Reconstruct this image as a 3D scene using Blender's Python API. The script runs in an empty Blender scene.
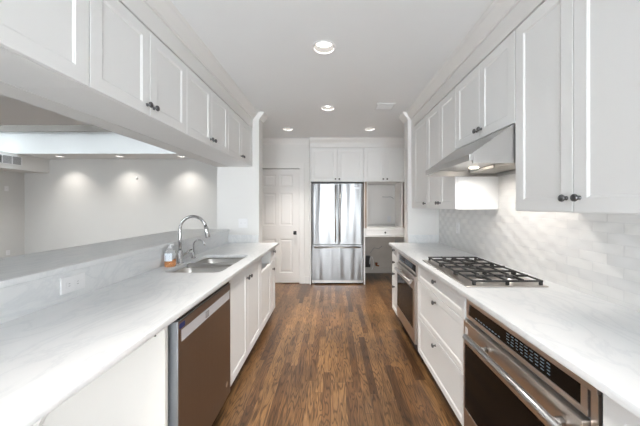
import bpy, bmesh, math, random
from mathutils import Vector, Matrix
random.seed(7)
PI = math.pi
S = bpy.context.scene
COL = S.collection

# ------------------------------------------------------------------ camera
F = 268.0
cam_d = bpy.data.cameras.new('camera'); cam = bpy.data.objects.new('camera', cam_d); COL.objects.link(cam)
cam.location = (0, 0, 1.38); cam.rotation_euler = (PI/2, 0, 0)
cam_d.sensor_width = 36; cam_d.lens = F/640*36
cam_d.shift_x = -12/640; cam_d.shift_y = -7.3/640
cam_d.clip_start = 0.02; cam_d.clip_end = 100
S.camera = cam
# ------------------------------------------------------------------ world, exposure
S.view_settings.view_transform = 'Standard'; S.view_settings.look = 'None'
S.view_settings.gamma = 1; S.view_settings.use_curve_mapping = False
S.view_settings.exposure = 0.97
W = bpy.data.worlds.new('world'); S.world = W; W.use_nodes = True
bg = W.node_tree.nodes['Background']
bg.inputs[0].default_value = (0.91, 0.96, 1.0, 1); bg.inputs[1].default_value = 10.5
WARM = (1.0, 0.93, 0.86)

def area_light(name, loc, rot, sx, sy, power, color=(1,1,1), portal=False, shape='RECTANGLE', spread=PI):
    d = bpy.data.lights.new(name, 'AREA'); d.shape = shape; d.size = sx; d.size_y = sy
    d.energy = power; d.color = color; d.spread = spread
    if portal: d.cycles.is_portal = True
    o = bpy.data.objects.new(name, d); o.location = loc; o.rotation_euler = rot; COL.objects.link(o); return o
# daylight comes in through the window wall behind the camera and the skylight of the next room
area_light('window_portal', (0, -2.55, 1.25), (PI/2, 0, 0), 2.5, 2.4, 1, portal=True)
area_light('living_window_portal', (-5.55, -2.55, 1.6), (PI/2, 0, 0), 2.8, 1.5, 1, portal=True)
area_light('skylight_portal', (-5.0, 5.0, 3.30), (0, 0, 0), 5.6, 2.1, 1, portal=True)

# ------------------------------------------------------------------ materials
def nt(name):
    m = bpy.data.materials.new(name); m.use_nodes = True
    t = m.node_tree; b = t.nodes['Principled BSDF']; return m, t, b
def N(t, typ, **kw):
    n = t.nodes.new(typ)
    for k, v in kw.items():
        if k.startswith('i_'):
            key = k[2:]; key = int(key) if key.isdigit() else key.replace('_', ' ')
            n.inputs[key].default_value = v
        else: setattr(n, k, v)
    return n
def L(t, a, b): t.links.new(a, b)
def plain(name, col, rough=0.5, metal=0.0, bump=0.0, bscale=60, coat=0.0, var=0.03):
    m, t, b = nt(name)
    b.inputs['Roughness'].default_value = rough; b.inputs['Metallic'].default_value = metal
    b.inputs['Coat Weight'].default_value = coat
    tc = N(t, 'ShaderNodeTexCoord'); nz = N(t, 'ShaderNodeTexNoise'); nz.inputs['Scale'].default_value = 4.0
    nz.inputs['Detail'].default_value = 3
    L(t, tc.outputs['Object'], nz.inputs['Vector'])
    r = N(t, 'ShaderNodeValToRGB')
    r.color_ramp.elements[0].color = tuple(max(0, c*(1-var)) for c in col)+(1,)
    r.color_ramp.elements[1].color = tuple(min(1, c*(1+var)) for c in col)+(1,)
    L(t, nz.outputs['Fac'], r.inputs['Fac']); L(t, r.outputs['Color'], b.inputs['Base Color'])
    if bump:
        n2 = N(t, 'ShaderNodeTexNoise'); n2.inputs['Scale'].default_value = bscale; n2.inputs['Detail'].default_value = 4
        L(t, tc.outputs['Object'], n2.inputs['Vector'])
        bp = N(t, 'ShaderNodeBump'); bp.inputs['Strength'].default_value = bump; bp.inputs['Distance'].default_value = 0.002
        L(t, n2.outputs['Fac'], bp.inputs['Height']); L(t, bp.outputs['Normal'], b.inputs['Normal'])
    return m
def emis(name, col, s):
    m, t, b = nt(name); b.inputs['Base Color'].default_value = (*col, 1)
    b.inputs['Emission Color'].default_value = (*col, 1); b.inputs['Emission Strength'].default_value = s; return m
def brushed(name, col, rough=0.25, axis='z', wob=0.0):
    m, t, b = nt(name)
    b.inputs['Metallic'].default_value = 1.0
    tc = N(t, 'ShaderNodeTexCoord'); mp = N(t, 'ShaderNodeMapping')
    mp.inputs['Scale'].default_value = {'z': (300, 300, 2), 'y': (300, 2, 300), 'x': (2, 300, 300)}[axis]
    L(t, tc.outputs['Object'], mp.inputs['Vector'])
    nz = N(t, 'ShaderNodeTexNoise'); nz.inputs['Scale'].default_value = 1.0; nz.inputs['Detail'].default_value = 2
    L(t, mp.outputs['Vector'], nz.inputs['Vector'])
    mr = N(t, 'ShaderNodeMapRange'); mr.inputs['To Min'].default_value = rough*0.8; mr.inputs['To Max'].default_value = rough*1.25
    L(t, nz.outputs['Fac'], mr.inputs['Value']); L(t, mr.outputs['Result'], b.inputs['Roughness'])
    b.inputs['Base Color'].default_value = (*col, 1)
    bp = N(t, 'ShaderNodeBump'); bp.inputs['Strength'].default_value = 0.05; bp.inputs['Distance'].default_value = 0.001
    L(t, nz.outputs['Fac'], bp.inputs['Height'])
    if wob:   # gentle waviness of large sheet-metal doors: vertical ripples
        m2 = N(t, 'ShaderNodeMapping'); m2.inputs['Scale'].default_value = (5.5, 5.5, 0.5)
        L(t, tc.outputs['Object'], m2.inputs['Vector'])
        n2 = N(t, 'ShaderNodeTexNoise'); n2.inputs['Scale'].default_value = 1.0; n2.inputs['Detail'].default_value = 1
        L(t, m2.outputs['Vector'], n2.inputs['Vector'])
        b2 = N(t, 'ShaderNodeBump'); b2.inputs['Strength'].default_value = 1.0; b2.inputs['Distance'].default_value = wob
        L(t, n2.outputs['Fac'], b2.inputs['Height']); L(t, bp.outputs['Normal'], b2.inputs['Normal'])
        L(t, b2.outputs['Normal'], b.inputs['Normal'])
    else:
        L(t, bp.outputs['Normal'], b.inputs['Normal'])
    return m

def marble(name):
    m, t, b = nt(name)
    tc = N(t, 'ShaderNodeTexCoord')
    mp = N(t, 'ShaderNodeMapping'); mp.inputs['Rotation'].default_value = (0, 0, 0.42)
    mp.inputs['Scale'].default_value = (2.6, 0.9, 2.0)
    L(t, tc.outputs['Object'], mp.inputs['Vector'])
    n1 = N(t, 'ShaderNodeTexNoise'); n1.inputs['Scale'].default_value = 2.2; n1.inputs['Detail'].default_value = 7; n1.inputs['Distortion'].default_value = 1.3
    n1.inputs['Roughness'].default_value = 0.6
    L(t, mp.outputs['Vector'], n1.inputs['Vector'])
    r1 = N(t, 'ShaderNodeValToRGB')
    e = r1.color_ramp.elements
    e[0].position = 0.40; e[0].color = (1, 1, 1, 1); e[1].position = 0.60; e[1].color = (1, 1, 1, 1)
    k = e.new(0.50); k.color = (0.905, 0.915, 0.925, 1)
    k = e.new(0.465); k.color = (0.98, 0.985, 0.985, 1)
    k = e.new(0.535); k.color = (0.98, 0.985, 0.985, 1)
    L(t, n1.outputs['Fac'], r1.inputs['Fac'])
    n2 = N(t, 'ShaderNodeTexNoise'); n2.inputs['Scale'].default_value = 1.6; n2.inputs['Detail'].default_value = 5
    L(t, mp.outputs['Vector'], n2.inputs['Vector'])
    r2 = N(t, 'ShaderNodeValToRGB')
    r2.color_ramp.elements[0].position = 0.3; r2.color_ramp.elements[0].color = (0.765, 0.772, 0.778, 1)
    r2.color_ramp.elements[1].position = 0.65; r2.color_ramp.elements[1].color = (0.785, 0.80, 0.81, 1)
    L(t, n2.outputs['Fac'], r2.inputs['Fac'])
    mx = N(t, 'ShaderNodeMix'); mx.data_type = 'RGBA'; mx.blend_type = 'MULTIPLY'; mx.inputs[0].default_value = 1.0
    L(t, r1.outputs['Color'], mx.inputs[6]); L(t, r2.outputs['Color'], mx.inputs[7])
    L(t, mx.outputs[2], b.inputs['Base Color'])
    b.inputs['Roughness'].default_value = 0.3
    return m

def wood_floor():
    m, t, b = nt('oak_floor')
    tc = N(t, 'ShaderNodeTexCoord'); sp = N(t, 'ShaderNodeSeparateXYZ'); L(t, tc.outputs['Object'], sp.inputs[0])
    def M(op, a, bb=None, c=None):
        n = N(t, 'ShaderNodeMath', operation=op)
        for i, v in enumerate((a, bb, c)):
            if v is None: continue
            if isinstance(v, (int, float)): n.inputs[i].default_value = v
            else: L(t, v, n.inputs[i])
        return n.outputs[0]
    u = M('MULTIPLY', sp.outputs[0], 1/0.058); iu = M('FLOOR', u); fu = M('FRACT', u)
    wn = N(t, 'ShaderNodeTexWhiteNoise', noise_dimensions='1D'); L(t, iu, wn.inputs['W'])
    v = M('ADD', M('MULTIPLY', sp.outputs[1], 1/0.85), M('MULTIPLY', wn.outputs['Value'], 17.3)); iv = M('FLOOR', v); fv = M('FRACT', v)
    cb = N(t, 'ShaderNodeCombineXYZ'); L(t, iu, cb.inputs[0]); L(t, iv, cb.inputs[1])
    w2 = N(t, 'ShaderNodeTexWhiteNoise', noise_dimensions='2D'); L(t, cb.outputs[0], w2.inputs['Vector'])
    rnd = w2.outputs['Value']
    # per board shifted coordinates
    cx = N(t, 'ShaderNodeCombineXYZ')
    L(t, M('ADD', M('MULTIPLY', sp.outputs[0], 20.0), M('MULTIPLY', rnd, 90.0)), cx.inputs[0])
    L(t, M('ADD', M('MULTIPLY', sp.outputs[1], 2.2), M('MULTIPLY', rnd, 50.0)), cx.inputs[1])
    wv = N(t, 'ShaderNodeTexNoise'); wv.inputs['Scale'].default_value = 0.55; wv.inputs['Detail'].default_value = 2.5; wv.inputs['Distortion'].default_value = 0.4
    L(t, cx.outputs[0], wv.inputs['Vector'])
    rings = M('PINGPONG', M('MULTIPLY', wv.outputs['Fac'], 15.0), 0.5)         # cathedral rings
    rings = M('MULTIPLY', rings, 2.0)
    cf = N(t, 'ShaderNodeCombineXYZ')
    L(t, M('MULTIPLY', sp.outputs[0], 300.0), cf.inputs[0]); L(t, M('ADD', M('MULTIPLY', sp.outputs[1], 9.0), M('MULTIPLY', rnd, 31.0)), cf.inputs[1])
    fine = N(t, 'ShaderNodeTexNoise'); fine.inputs['Scale'].default_value = 1.0; fine.inputs['Detail'].default_value = 3
    L(t, cf.outputs[0], fine.inputs['Vector'])
    # board tone
    rp = N(t, 'ShaderNodeValToRGB'); e = rp.color_ramp.elements
    e[0].position = 0.0; e[0].color = (0.070, 0.033, 0.013, 1); e[1].position = 1.0; e[1].color = (0.245, 0.135, 0.055, 1)
    k = e.new(0.22); k.color = (0.135, 0.067, 0.026, 1); k = e.new(0.7); k.color = (0.19, 0.102, 0.040, 1)
    L(t, rnd, rp.inputs['Fac'])
    rr = N(t, 'ShaderNodeValToRGB'); e = rr.color_ramp.elements
    e[0].position = 0.0; e[0].color = (0.22, 0.18, 0.16, 1); e[1].position = 0.5; e[1].color = (1.12, 1.12, 1.12, 1)
    L(t, rings, rr.inputs['Fac'])
    m1 = N(t, 'ShaderNodeMix'); m1.data_type = 'RGBA'; m1.blend_type = 'MULTIPLY'; m1.inputs[0].default_value = 0.8
    L(t, rp.outputs['Color'], m1.inputs[6]); L(t, rr.outputs['Color'], m1.inputs[7])
    rf = N(t, 'ShaderNodeValToRGB'); e = rf.color_ramp.elements
    e[0].position = 0.3; e[0].color = (0.36, 0.33, 0.31, 1); e[1].position = 0.62; e[1].color = (1.12, 1.12, 1.12, 1)
    L(t, fine.outputs['Fac'], rf.inputs['Fac'])
    m2 = N(t, 'ShaderNodeMix'); m2.data_type = 'RGBA'; m2.blend_type = 'MULTIPLY'; m2.inputs[0].default_value = 0.85
    L(t, m1.outputs[2], m2.inputs[6]); L(t, rf.outputs['Color'], m2.inputs[7])
    # worn grey patches
    bn = N(t, 'ShaderNodeTexNoise'); bn.inputs['Scale'].default_value = 2.2; bn.inputs['Detail'].default_value = 4
    L(t, tc.outputs['Object'], bn.inputs['Vector'])
    br = N(t, 'ShaderNodeValToRGB'); br.color_ramp.elements[0].position = 0.35; br.color_ramp.elements[0].color = (0.72, 0.72, 0.74, 1)
    br.color_ramp.elements[1].position = 0.65; br.color_ramp.elements[1].color = (1.15, 1.12, 1.08, 1)
    L(t, bn.outputs['Fac'], br.inputs['Fac'])
    m3 = N(t, 'ShaderNodeMix'); m3.data_type = 'RGBA'; m3.blend_type = 'MULTIPLY'; m3.inputs[0].default_value = 1
    L(t, m2.outputs[2], m3.inputs[6]); L(t, br.outputs['Color'], m3.inputs[7])
    # seams
    ed = M('MINIMUM', M('MINIMUM', fu, M('SUBTRACT', 1.0, fu)), M('MULTIPLY', M('MINIMUM', fv, M('SUBTRACT', 1.0, fv)), 14.0))
    sm = N(t, 'ShaderNodeMapRange'); sm.inputs['From Min'].default_value = 0.0; sm.inputs['From Max'].default_value = 0.035
    L(t, ed, sm.inputs['Value'])
    m4 = N(t, 'ShaderNodeMix'); m4.data_type = 'RGBA'; L(t, sm.outputs['Result'], m4.inputs[0])
    m4.inputs[6].default_value = (0.05, 0.025, 0.012, 1); L(t, m3.outputs[2], m4.inputs[7])
    L(t, m4.outputs[2], b.inputs['Base Color'])
    b.inputs['Roughness'].default_value = 0.32; b.inputs['Coat Weight'].default_value = 0.25; b.inputs['Coat Roughness'].default_value = 0.2
    bp = N(t, 'ShaderNodeBump'); bp.inputs['Strength'].default_value = 0.25; bp.inputs['Distance'].default_value = 0.001
    L(t, M('ADD', M('MULTIPLY', fine.outputs['Fac'], 0.4), sm.outputs['Result']), bp.inputs['Height'])
    L(t, bp.outputs['Normal'], b.inputs['Normal'])
    return m

def tile_mat():      # pale stone tiles with a rippled, faceted face (wall lies in the YZ plane)
    m, t, b = nt('rippled_tile')
    tc = N(t, 'ShaderNodeTexCoord'); sp = N(t, 'ShaderNodeSeparateXYZ'); L(t, tc.outputs['Object'], sp.inputs[0])
    cb = N(t, 'ShaderNodeCombineXYZ'); L(t, sp.outputs[1], cb.inputs[0]); L(t, sp.outputs[2], cb.inputs[1])
    bk = N(t, 'ShaderNodeTexBrick'); L(t, cb.outputs[0], bk.inputs['Vector'])
    bk.inputs['Scale'].default_value = 1; bk.inputs['Brick Width'].default_value = 0.15; bk.inputs['Row Height'].default_value = 0.052
    bk.inputs['Mortar Size'].default_value = 0.0015; bk.inputs['Mortar Smooth'].default_value = 0.3
    bk.inputs['Color1'].default_value = (0.83, 0.825, 0.81, 1); bk.inputs['Color2'].default_value = (0.765, 0.765, 0.76, 1)
    bk.inputs['Mortar'].default_value = (0.77, 0.77, 0.765, 1); bk.inputs['Bias'].default_value = 0.0
    L(t, bk.outputs['Color'], b.inputs['Base Color'])
    b.inputs['Roughness'].default_value = 0.22
    def M(op, a, bb=None):
        n = N(t, 'ShaderNodeMath', operation=op)
        for i, v in enumerate((a, bb)):
            if v is None: continue
            if isinstance(v, (int, float)): n.inputs[i].default_value = v
            else: L(t, v, n.inputs[i])
        return n.outputs[0]
    row = M('FLOOR', M('MULTIPLY', sp.outputs[2], 1/0.052))
    par = M('MODULO', row, 2.0)
    ph = M('ADD', M('MULTIPLY', sp.outputs[1], 2*PI/0.15), M('MULTIPLY', par, PI))
    wave = M('SINE', ph)
    fz = M('FRACT', M('MULTIPLY', sp.outputs[2], 1/0.052))
    hz = M('SINE', M('MULTIPLY', fz, PI))
    h = M('ADD', M('MULTIPLY', M('MULTIPLY', wave, hz), 0.8), M('MULTIPLY', bk.outputs['Fac'], -0.3))
    bp = N(t, 'ShaderNodeBump'); bp.inputs['Strength'].default_value = 1.0; bp.inputs['Distance'].default_value = 0.0032
    L(t, h, bp.inputs['Height']); L(t, bp.outputs['Normal'], b.inputs['Normal'])
    return m
def glass_pane(name):
    m = bpy.data.materials.new(name); m.use_nodes = True; t = m.node_tree; t.nodes.clear()
    o = N(t, 'ShaderNodeOutputMaterial'); tr = N(t, 'ShaderNodeBsdfTransparent'); gl = N(t, 'ShaderNodeBsdfGlossy')
    gl.inputs['Roughness'].default_value = 0.02; fr = N(t, 'ShaderNodeFresnel'); mx = N(t, 'ShaderNodeMixShader')
    L(t, fr.outputs[0], mx.inputs[0]); L(t, tr.outputs[0], mx.inputs[1]); L(t, gl.outputs[0], mx.inputs[2]); L(t, mx.outputs[0], o.inputs[0])
    return m
def liquid(name, col, rough=0.05):
    m, t, b = nt(name); b.inputs['Base Color'].default_value = (*col, 1); b.inputs['Transmission Weight'].default_value = 0.75
    b.inputs['Roughness'].default_value = rough; b.inputs['IOR'].default_value = 1.35; return m

CAB = plain('cabinet_paint', (0.83, 0.835, 0.83), 0.55, var=0.01)
WALLP = plain('wall_paint', (0.78, 0.775, 0.76), 0.75, bump=0.12, bscale=180, var=0.01)
GREIGE = plain('greige_wall_paint', (0.70, 0.70, 0.685), 0.8, bump=0.12, bscale=180, var=0.015)
CEIL = plain('ceiling_paint', (0.845, 0.865, 0.875), 0.85, bump=0.1, bscale=200, var=0.01)
TRIM = plain('trim_paint', (0.80, 0.795, 0.78), 0.4, var=0.01)
DOORP = plain('door_paint', (0.80, 0.79, 0.775), 0.42, var=0.01)
MARB = marble('white_marble')
FLOOR = wood_floor()
TILE = tile_mat()
SS = brushed('stainless', (0.52, 0.51, 0.50), 0.3, 'y')
SSF = brushed('fridge_stainless', (0.30, 0.305, 0.31), 0.31, 'z', wob=0.03)
SSW = brushed('warm_stainless', (0.64, 0.59, 0.55), 0.30, 'y')
SSB = brushed('bronze_stainless', (0.33, 0.28, 0.245), 0.36, 'z')
SINKM = brushed('sink_steel', (0.60, 0.585, 0.56), 0.33, 'x')
CHROME = plain('chrome', (0.60, 0.60, 0.61), 0.12, 1.0, var=0.0)
PEWTER = plain('dark_pewter', (0.17, 0.17, 0.175), 0.35, 1.0, var=0.1)
BLACK = plain('black_plastic', (0.012, 0.012, 0.013), 0.35)
IRON = plain('cast_iron', (0.025, 0.024, 0.023), 0.55, bump=0.3, bscale=300)
BGLASS = plain('black_glass', (0.008, 0.006, 0.005), 0.08, var=0.0)
BGLASS.node_tree.nodes['Principled BSDF'].inputs['IOR'].default_value = 1.25
GREYP = plain('grey_metal', (0.42, 0.45, 0.48), 0.35, 0.8)
GREYM = plain('grey_mark', (0.30, 0.30, 0.31), 0.4)
KEYM = plain('key_print', (0.25, 0.36, 0.46), 0.4)
WPLAST = plain('white_plastic', (0.84, 0.84, 0.85), 0.3, var=0.0)
SILV = plain('silver_plastic', (0.66, 0.68, 0.72), 0.3, 0.3)
RAWW = plain('raw_brown_wood', (0.22, 0.14, 0.085), 0.7, bump=0.3, bscale=50, var=0.25)
NICHE = plain('niche_paint', (0.86, 0.835, 0.81), 0.6, var=0.03)
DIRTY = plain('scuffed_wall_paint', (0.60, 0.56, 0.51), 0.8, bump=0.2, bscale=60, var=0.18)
BLUES = plain('blue_sticker', (0.03, 0.045, 0.17), 0.4)
COPPER = plain('copper', (0.45, 0.18, 0.09), 0.35, 1.0)
ORANGE = liquid('orange_soap', (1.0, 0.50, 0.22))
CLEAR = liquid('clear_plastic', (0.93, 0.95, 0.97))
LABELM = plain('bottle_label', (0.75, 0.82, 0.88), 0.4)
PANE = glass_pane('window_pane')
TINT = glass_pane('dimming_skylight_pane'); TINT.node_tree.nodes['Transparent BSDF'].inputs[0].default_value = (0.58, 0.59, 0.59, 1)  # tint put in to dim the sky light in the shaft and next room
CURB = plain('skylight_curb', (0.34, 0.32, 0.30), 0.6)
BAFF = plain('can_baffle', (0.10, 0.098, 0.095), 0.8)
VENTM = plain('vent_paint', (0.74, 0.75, 0.755), 0.85)
CANE = emis('downlight_lens', (1.0, 0.95, 0.88), 9)
HOODE = emis('hood_lamp_lens', (1.0, 0.9, 0.75), 3)
ALU = brushed('filter_aluminium', (0.62, 0.60, 0.57), 0.4, 'y')
TAN = plain('scuffed_panel_paint', (0.74, 0.725, 0.69), 0.6, var=0.05)

# ------------------------------------------------------------------ helpers
ORG = {}
def bx(bm, x0, x1, y0, y1, z0, z1, bev=0.0):
    x0, x1 = sorted((x0, x1)); y0, y1 = sorted((y0, y1)); z0, z1 = sorted((z0, z1))
    vs = [bm.verts.new(p) for p in ((x0,y0,z0),(x1,y0,z0),(x1,y1,z0),(x0,y1,z0),(x0,y0,z1),(x1,y0,z1),(x1,y1,z1),(x0,y1,z1))]
    fs = [bm.faces.new([vs[i] for i in f]) for f in ((0,3,2,1),(4,5,6,7),(0,1,5,4),(1,2,6,5),(2,3,7,6),(3,0,4,7))]
    if bev:
        es = list({e for f in fs for e in f.edges})
        bmesh.ops.bevel(bm, geom=es, offset=bev, segments=2, affect='EDGES', profile=0.5)
def tube(bm, pts, r, seg=12, cap=True):
    pts = [Vector(p) for p in pts]; rs = r if isinstance(r, (list, tuple)) else [r]*len(pts)
    rings = []; up = None
    for i, p in enumerate(pts):
        d = (pts[min(i+1, len(pts)-1)] - pts[max(i-1, 0)]).normalized()
        if up is None:
            up = Vector((0, 0, 1)) if abs(d.z) < 0.9 else Vector((1, 0, 0))
        a = (up - d*up.dot(d)).normalized(); bb = d.cross(a); up = a
        rings.append([bm.verts.new(p + (a*math.cos(2*PI*k/seg) + bb*math.sin(2*PI*k/seg))*rs[i]) for k in range(seg)])
    for i in range(len(rings)-1):
        for k in range(seg):
            f = bm.faces.new((rings[i][k], rings[i][(k+1) % seg], rings[i+1][(k+1) % seg], rings[i+1][k])); f.smooth = True
    if cap:
        bm.faces.new(rings[0][::-1]); bm.faces.new(rings[-1])
def lathe(bm, o, axis, prof, seg=20):
    """prof: list of (distance along axis, radius)"""
    o = Vector(o); d = Vector(axis).normalized()
    a = d.orthogonal().normalized(); b = d.cross(a); rings = []
    for s, r in prof:
        r = max(r, 1e-4)
        rings.append([bm.verts.new(o + d*s + (a*math.cos(2*PI*k/seg) + b*math.sin(2*PI*k/seg))*r) for k in range(seg)])
    for i in range(len(rings)-1):
        for k in range(seg):
            f = bm.faces.new((rings[i][k], rings[i][(k+1) % seg], rings[i+1][(k+1) % seg], rings[i+1][k])); f.smooth = True
    bm.faces.new(rings[0][::-1]); bm.faces.new(rings[-1])
def prism(bm, pts2, fixed, a0, a1):
    """extrude a closed 2D outline along an axis: fixed 'x'|'y'|'z'"""
    def P(p, q):
        return {'x': (q, p[0], p[1]), 'y': (p[0], q, p[1]), 'z': (p[0], p[1], q)}[fixed]
    A = [bm.verts.new(P(p, a0)) for p in pts2]; B = [bm.verts.new(P(p, a1)) for p in pts2]; n = len(A)
    bm.faces.new(A[::-1]); bm.faces.new(B)
    for i in range(n): bm.faces.new((A[i], A[(i+1) % n], B[(i+1) % n], B[i]))
def NB(): return bmesh.new()
def setp(o, label=None, cat=None, group=None, kind=None):
    if label: o['label'] = label
    if cat: o['category'] = cat
    if group: o['group'] = group
    if kind: o['kind'] = kind
    return o
def obj(name, bm, mat, parent=None, label=None):
    bmesh.ops.recalc_face_normals(bm, faces=bm.faces)
    if parent is None:
        xs = [v.co for v in bm.verts]
        c = Vector(((min(v.x for v in xs)+max(v.x for v in xs))/2, (min(v.y for v in xs)+max(v.y for v in xs))/2, min(v.z for v in xs)))
    else: c = ORG[parent.name]
    # material coordinates are the object's own, so keep world-sized patterns by baking only the offset
    for v in bm.verts: v.co -= c
    me = bpy.data.meshes.new(name); bm.to_mesh(me); bm.free(); me.materials.append(mat)
    o = bpy.data.objects.new(name, me); COL.objects.link(o)
    if parent is None: o.location = c
    else: o.parent = parent
    ORG[o.name] = c
    if label: o['label'] = label
    return o
def thing(name, label, cat, loc, group=None):
    o = bpy.data.objects.new(name, None); COL.objects.link(o); o.location = loc; o.empty_display_size = 0.1
    ORG[o.name] = Vector(loc); return setp(o, label, cat, group)
def struct(name, bm, mat, parent=None):
    o = obj(name, bm, mat, parent)
    if parent is None: o['kind'] = 'structure'
    return o
def box_struct(name, mat, *b, **k):
    bm = NB(); bx(bm, *b, **k); return struct(name, bm, mat)
def plate_holes(outer, holes, z0, z1, bev=0.0):
    """flat slab with holes, made through a filled 2D curve"""
    cu = bpy.data.curves.new('tmp', 'CURVE'); cu.dimensions = '2D'; cu.fill_mode = 'BOTH'
    for loop in [outer]+holes:
        s = cu.splines.new('POLY'); s.points.add(len(loop)-1)
        for i, p in enumerate(loop): s.points[i].co = (p[0], p[1], 0, 1)
        s.use_cyclic_u = True
    cu.extrude = (z1-z0)/2 - bev; cu.bevel_depth = bev; cu.bevel_resolution = 2
    if bev: cu.offset = -bev
    o = bpy.data.objects.new('tmp', cu); COL.objects.link(o)
    dg = bpy.context.evaluated_depsgraph_get(); me = bpy.data.meshes.new_from_object(o.evaluated_get(dg))
    bm = NB(); bm.from_mesh(me); bmesh.ops.translate(bm, verts=bm.verts, vec=(0, 0, (z0+z1)/2))
    bmesh.ops.remove_doubles(bm, verts=bm.verts, dist=1e-5)
    bpy.data.objects.remove(o); bpy.data.curves.remove(cu); bpy.data.meshes.remove(me)
    return bm
def rrect(x0, x1, y0, y1, r, seg=6):
    pts = []
    for cx, cy, a in ((x1-r, y1-r, 0), (x0+r, y1-r, PI/2), (x0+r, y0+r, PI), (x1-r, y0+r, 1.5*PI)):
        for k in range(seg+1):
            t = a + PI/2*k/seg; pts.append((cx+r*math.cos(t), cy+r*math.sin(t)))
    return pts
def circ(cx, cy, r, n=28): return [(cx+r*math.cos(2*PI*k/n), cy+r*math.sin(2*PI*k/n)) for k in range(n)]

# frames: point = O + u*a + n*b + z*c
class Fr:
    def __init__(s, O, u, n): s.O = Vector(O); s.u = Vector(u); s.n = Vector(n)
    def P(s, a, b, c): return s.O + s.u*a + s.n*b + Vector((0, 0, c))
    def box(s, bm, a0, a1, b0, b1, c0, c1, bev=0.0):
        p = s.P(a0, b0, c0); q = s.P(a1, b1, c1); bx(bm, p.x, q.x, p.y, q.y, p.z, q.z, bev)
def shaker(bm, fr, a0, a1, c0, c1, t=0.02, rail=0.058, rec=0.006):
    rail = min(rail, (a1-a0)*0.28, (c1-c0)*0.3)
    def loop(i, b): return [bm.verts.new(fr.P(a, b, c)) for a, c in ((a0+i, c0+i), (a1-i, c0+i), (a1-i, c1-i), (a0+i, c1-i))]
    Ls = [loop(0, 0.001), loop(0, t-0.002), loop(0.002, t), loop(rail, t), loop(rail+0.002, t-0.002), loop(rail+0.006, t-0.003), loop(rail+0.008, t-rec)]
    bm.faces.new(Ls[0])
    for A, B in zip(Ls, Ls[1:]):
        for k in range(4): bm.faces.new((A[k], A[(k+1) % 4], B[(k+1) % 4], B[k]))
    bm.faces.new(Ls[-1])
def knob(fr, a, b, c, parent, mat=None, r=0.016):
    bm = NB()
    lathe(bm, fr.P(a, b, c), fr.n, [(0, 0.009), (0.003, 0.009), (0.004, 0.0055), (0.014, 0.006), (0.017, r*0.85), (0.021, r), (0.026, r*0.93), (0.029, r*0.6), (0.030, 0.001)], 16)
    return obj('knob', bm, mat or PEWTER, parent)
def carcass(bm, fr, a0, a1, depth, c0, c1, t=0.018, top=True, back=True):
    fr.box(bm, a0, a0+t, -depth, 0, c0, c1); fr.box(bm, a1-t, a1, -depth, 0, c0, c1)
    fr.box(bm, a0+t, a1-t, -depth, 0, c0, c0+t)
    if top: fr.box(bm, a0+t, a1-t, -depth, 0, c1-t, c1)
    if back: fr.box(bm, a0+t, a1-t, -depth, -depth+0.008, c0+t, c1-(t if top else 0))
def cabinet(name, label, cat, fr, a0, a1, depth, c0, c1, fronts, group=None, toe=0.0, top=True, topz=None):
    """fronts: (kind, a0, a1, c0, c1, [(ka, kc)...]); kinds door | drawer"""
    p = fr.P((a0+a1)/2, -depth/2, 0 if toe else c0); t = thing(name, label, cat, p, group)
    bm = NB(); carcass(bm, fr, a0+0.0008, a1-0.0008, depth, c0, c1, top=top)
    obj('body', bm, CAB, t)
    if toe:
        bm = NB(); fr.box(bm, a0+0.001, a1-0.001, -0.075, -0.06, 0.001, c0-0.0005); obj('toe_kick', bm, CAB, t)
    for kind, x0, x1, z0, z1, ks in fronts:
        bm = NB(); shaker(bm, fr, x0+0.0015, x1-0.0015, z0+0.0015, z1-0.0015, rail=0.058 if kind == 'door' else 0.04)
        d = obj(kind, bm, CAB, t)
        for ka, kc in ks: knob(fr, ka, 0.0205, kc, d)
    return t

# ------------------------------------------------------------------ setting
H = 2.56
YE = 3.38          # where both counters meet the end walls
YB = -2.6          # wall behind the camera
bm = NB(); bx(bm, -7.9, 1.5, YB-0.12, 6.95, -0.05, 0); struct('floor', bm, FLOOR)
CANS = [(-0.06, 2.0), (-0.05, 3.24), (-0.68, 4.12), (0.58, 4.12), (-0.05, 0.72), (-0.05, -0.6), (-0.05, -1.9)]  # last three are out of view, added as extra light along the row
LCANS = [(-6.5, 6.4), (-5.08, 6.4), (-3.6, 6.4)]
bm = plate_holes([(-1.45, YB-0.12), (1.5, YB-0.12), (1.5, 5.65), (-1.45, 5.65)], [circ(x, y, 0.078) for x, y in CANS], H, H+0.02)
struct('ceiling', bm, CEIL)
SKX0, SKX1, SKY0, SKY1 = -7.75, -2.2, 3.92, 6.1
bm = plate_holes([(-7.9, YB-0.12), (-1.451, YB-0.12), (-1.451, 6.95), (-7.9, 6.95)],
                 [[(SKX0, SKY0), (SKX1, SKY0), (SKX1, SKY1), (SKX0, SKY1)]] + [circ(x, y, 0.078) for x, y in LCANS], H, H+0.02)
struct('ceiling_living', bm, CEIL)
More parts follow.
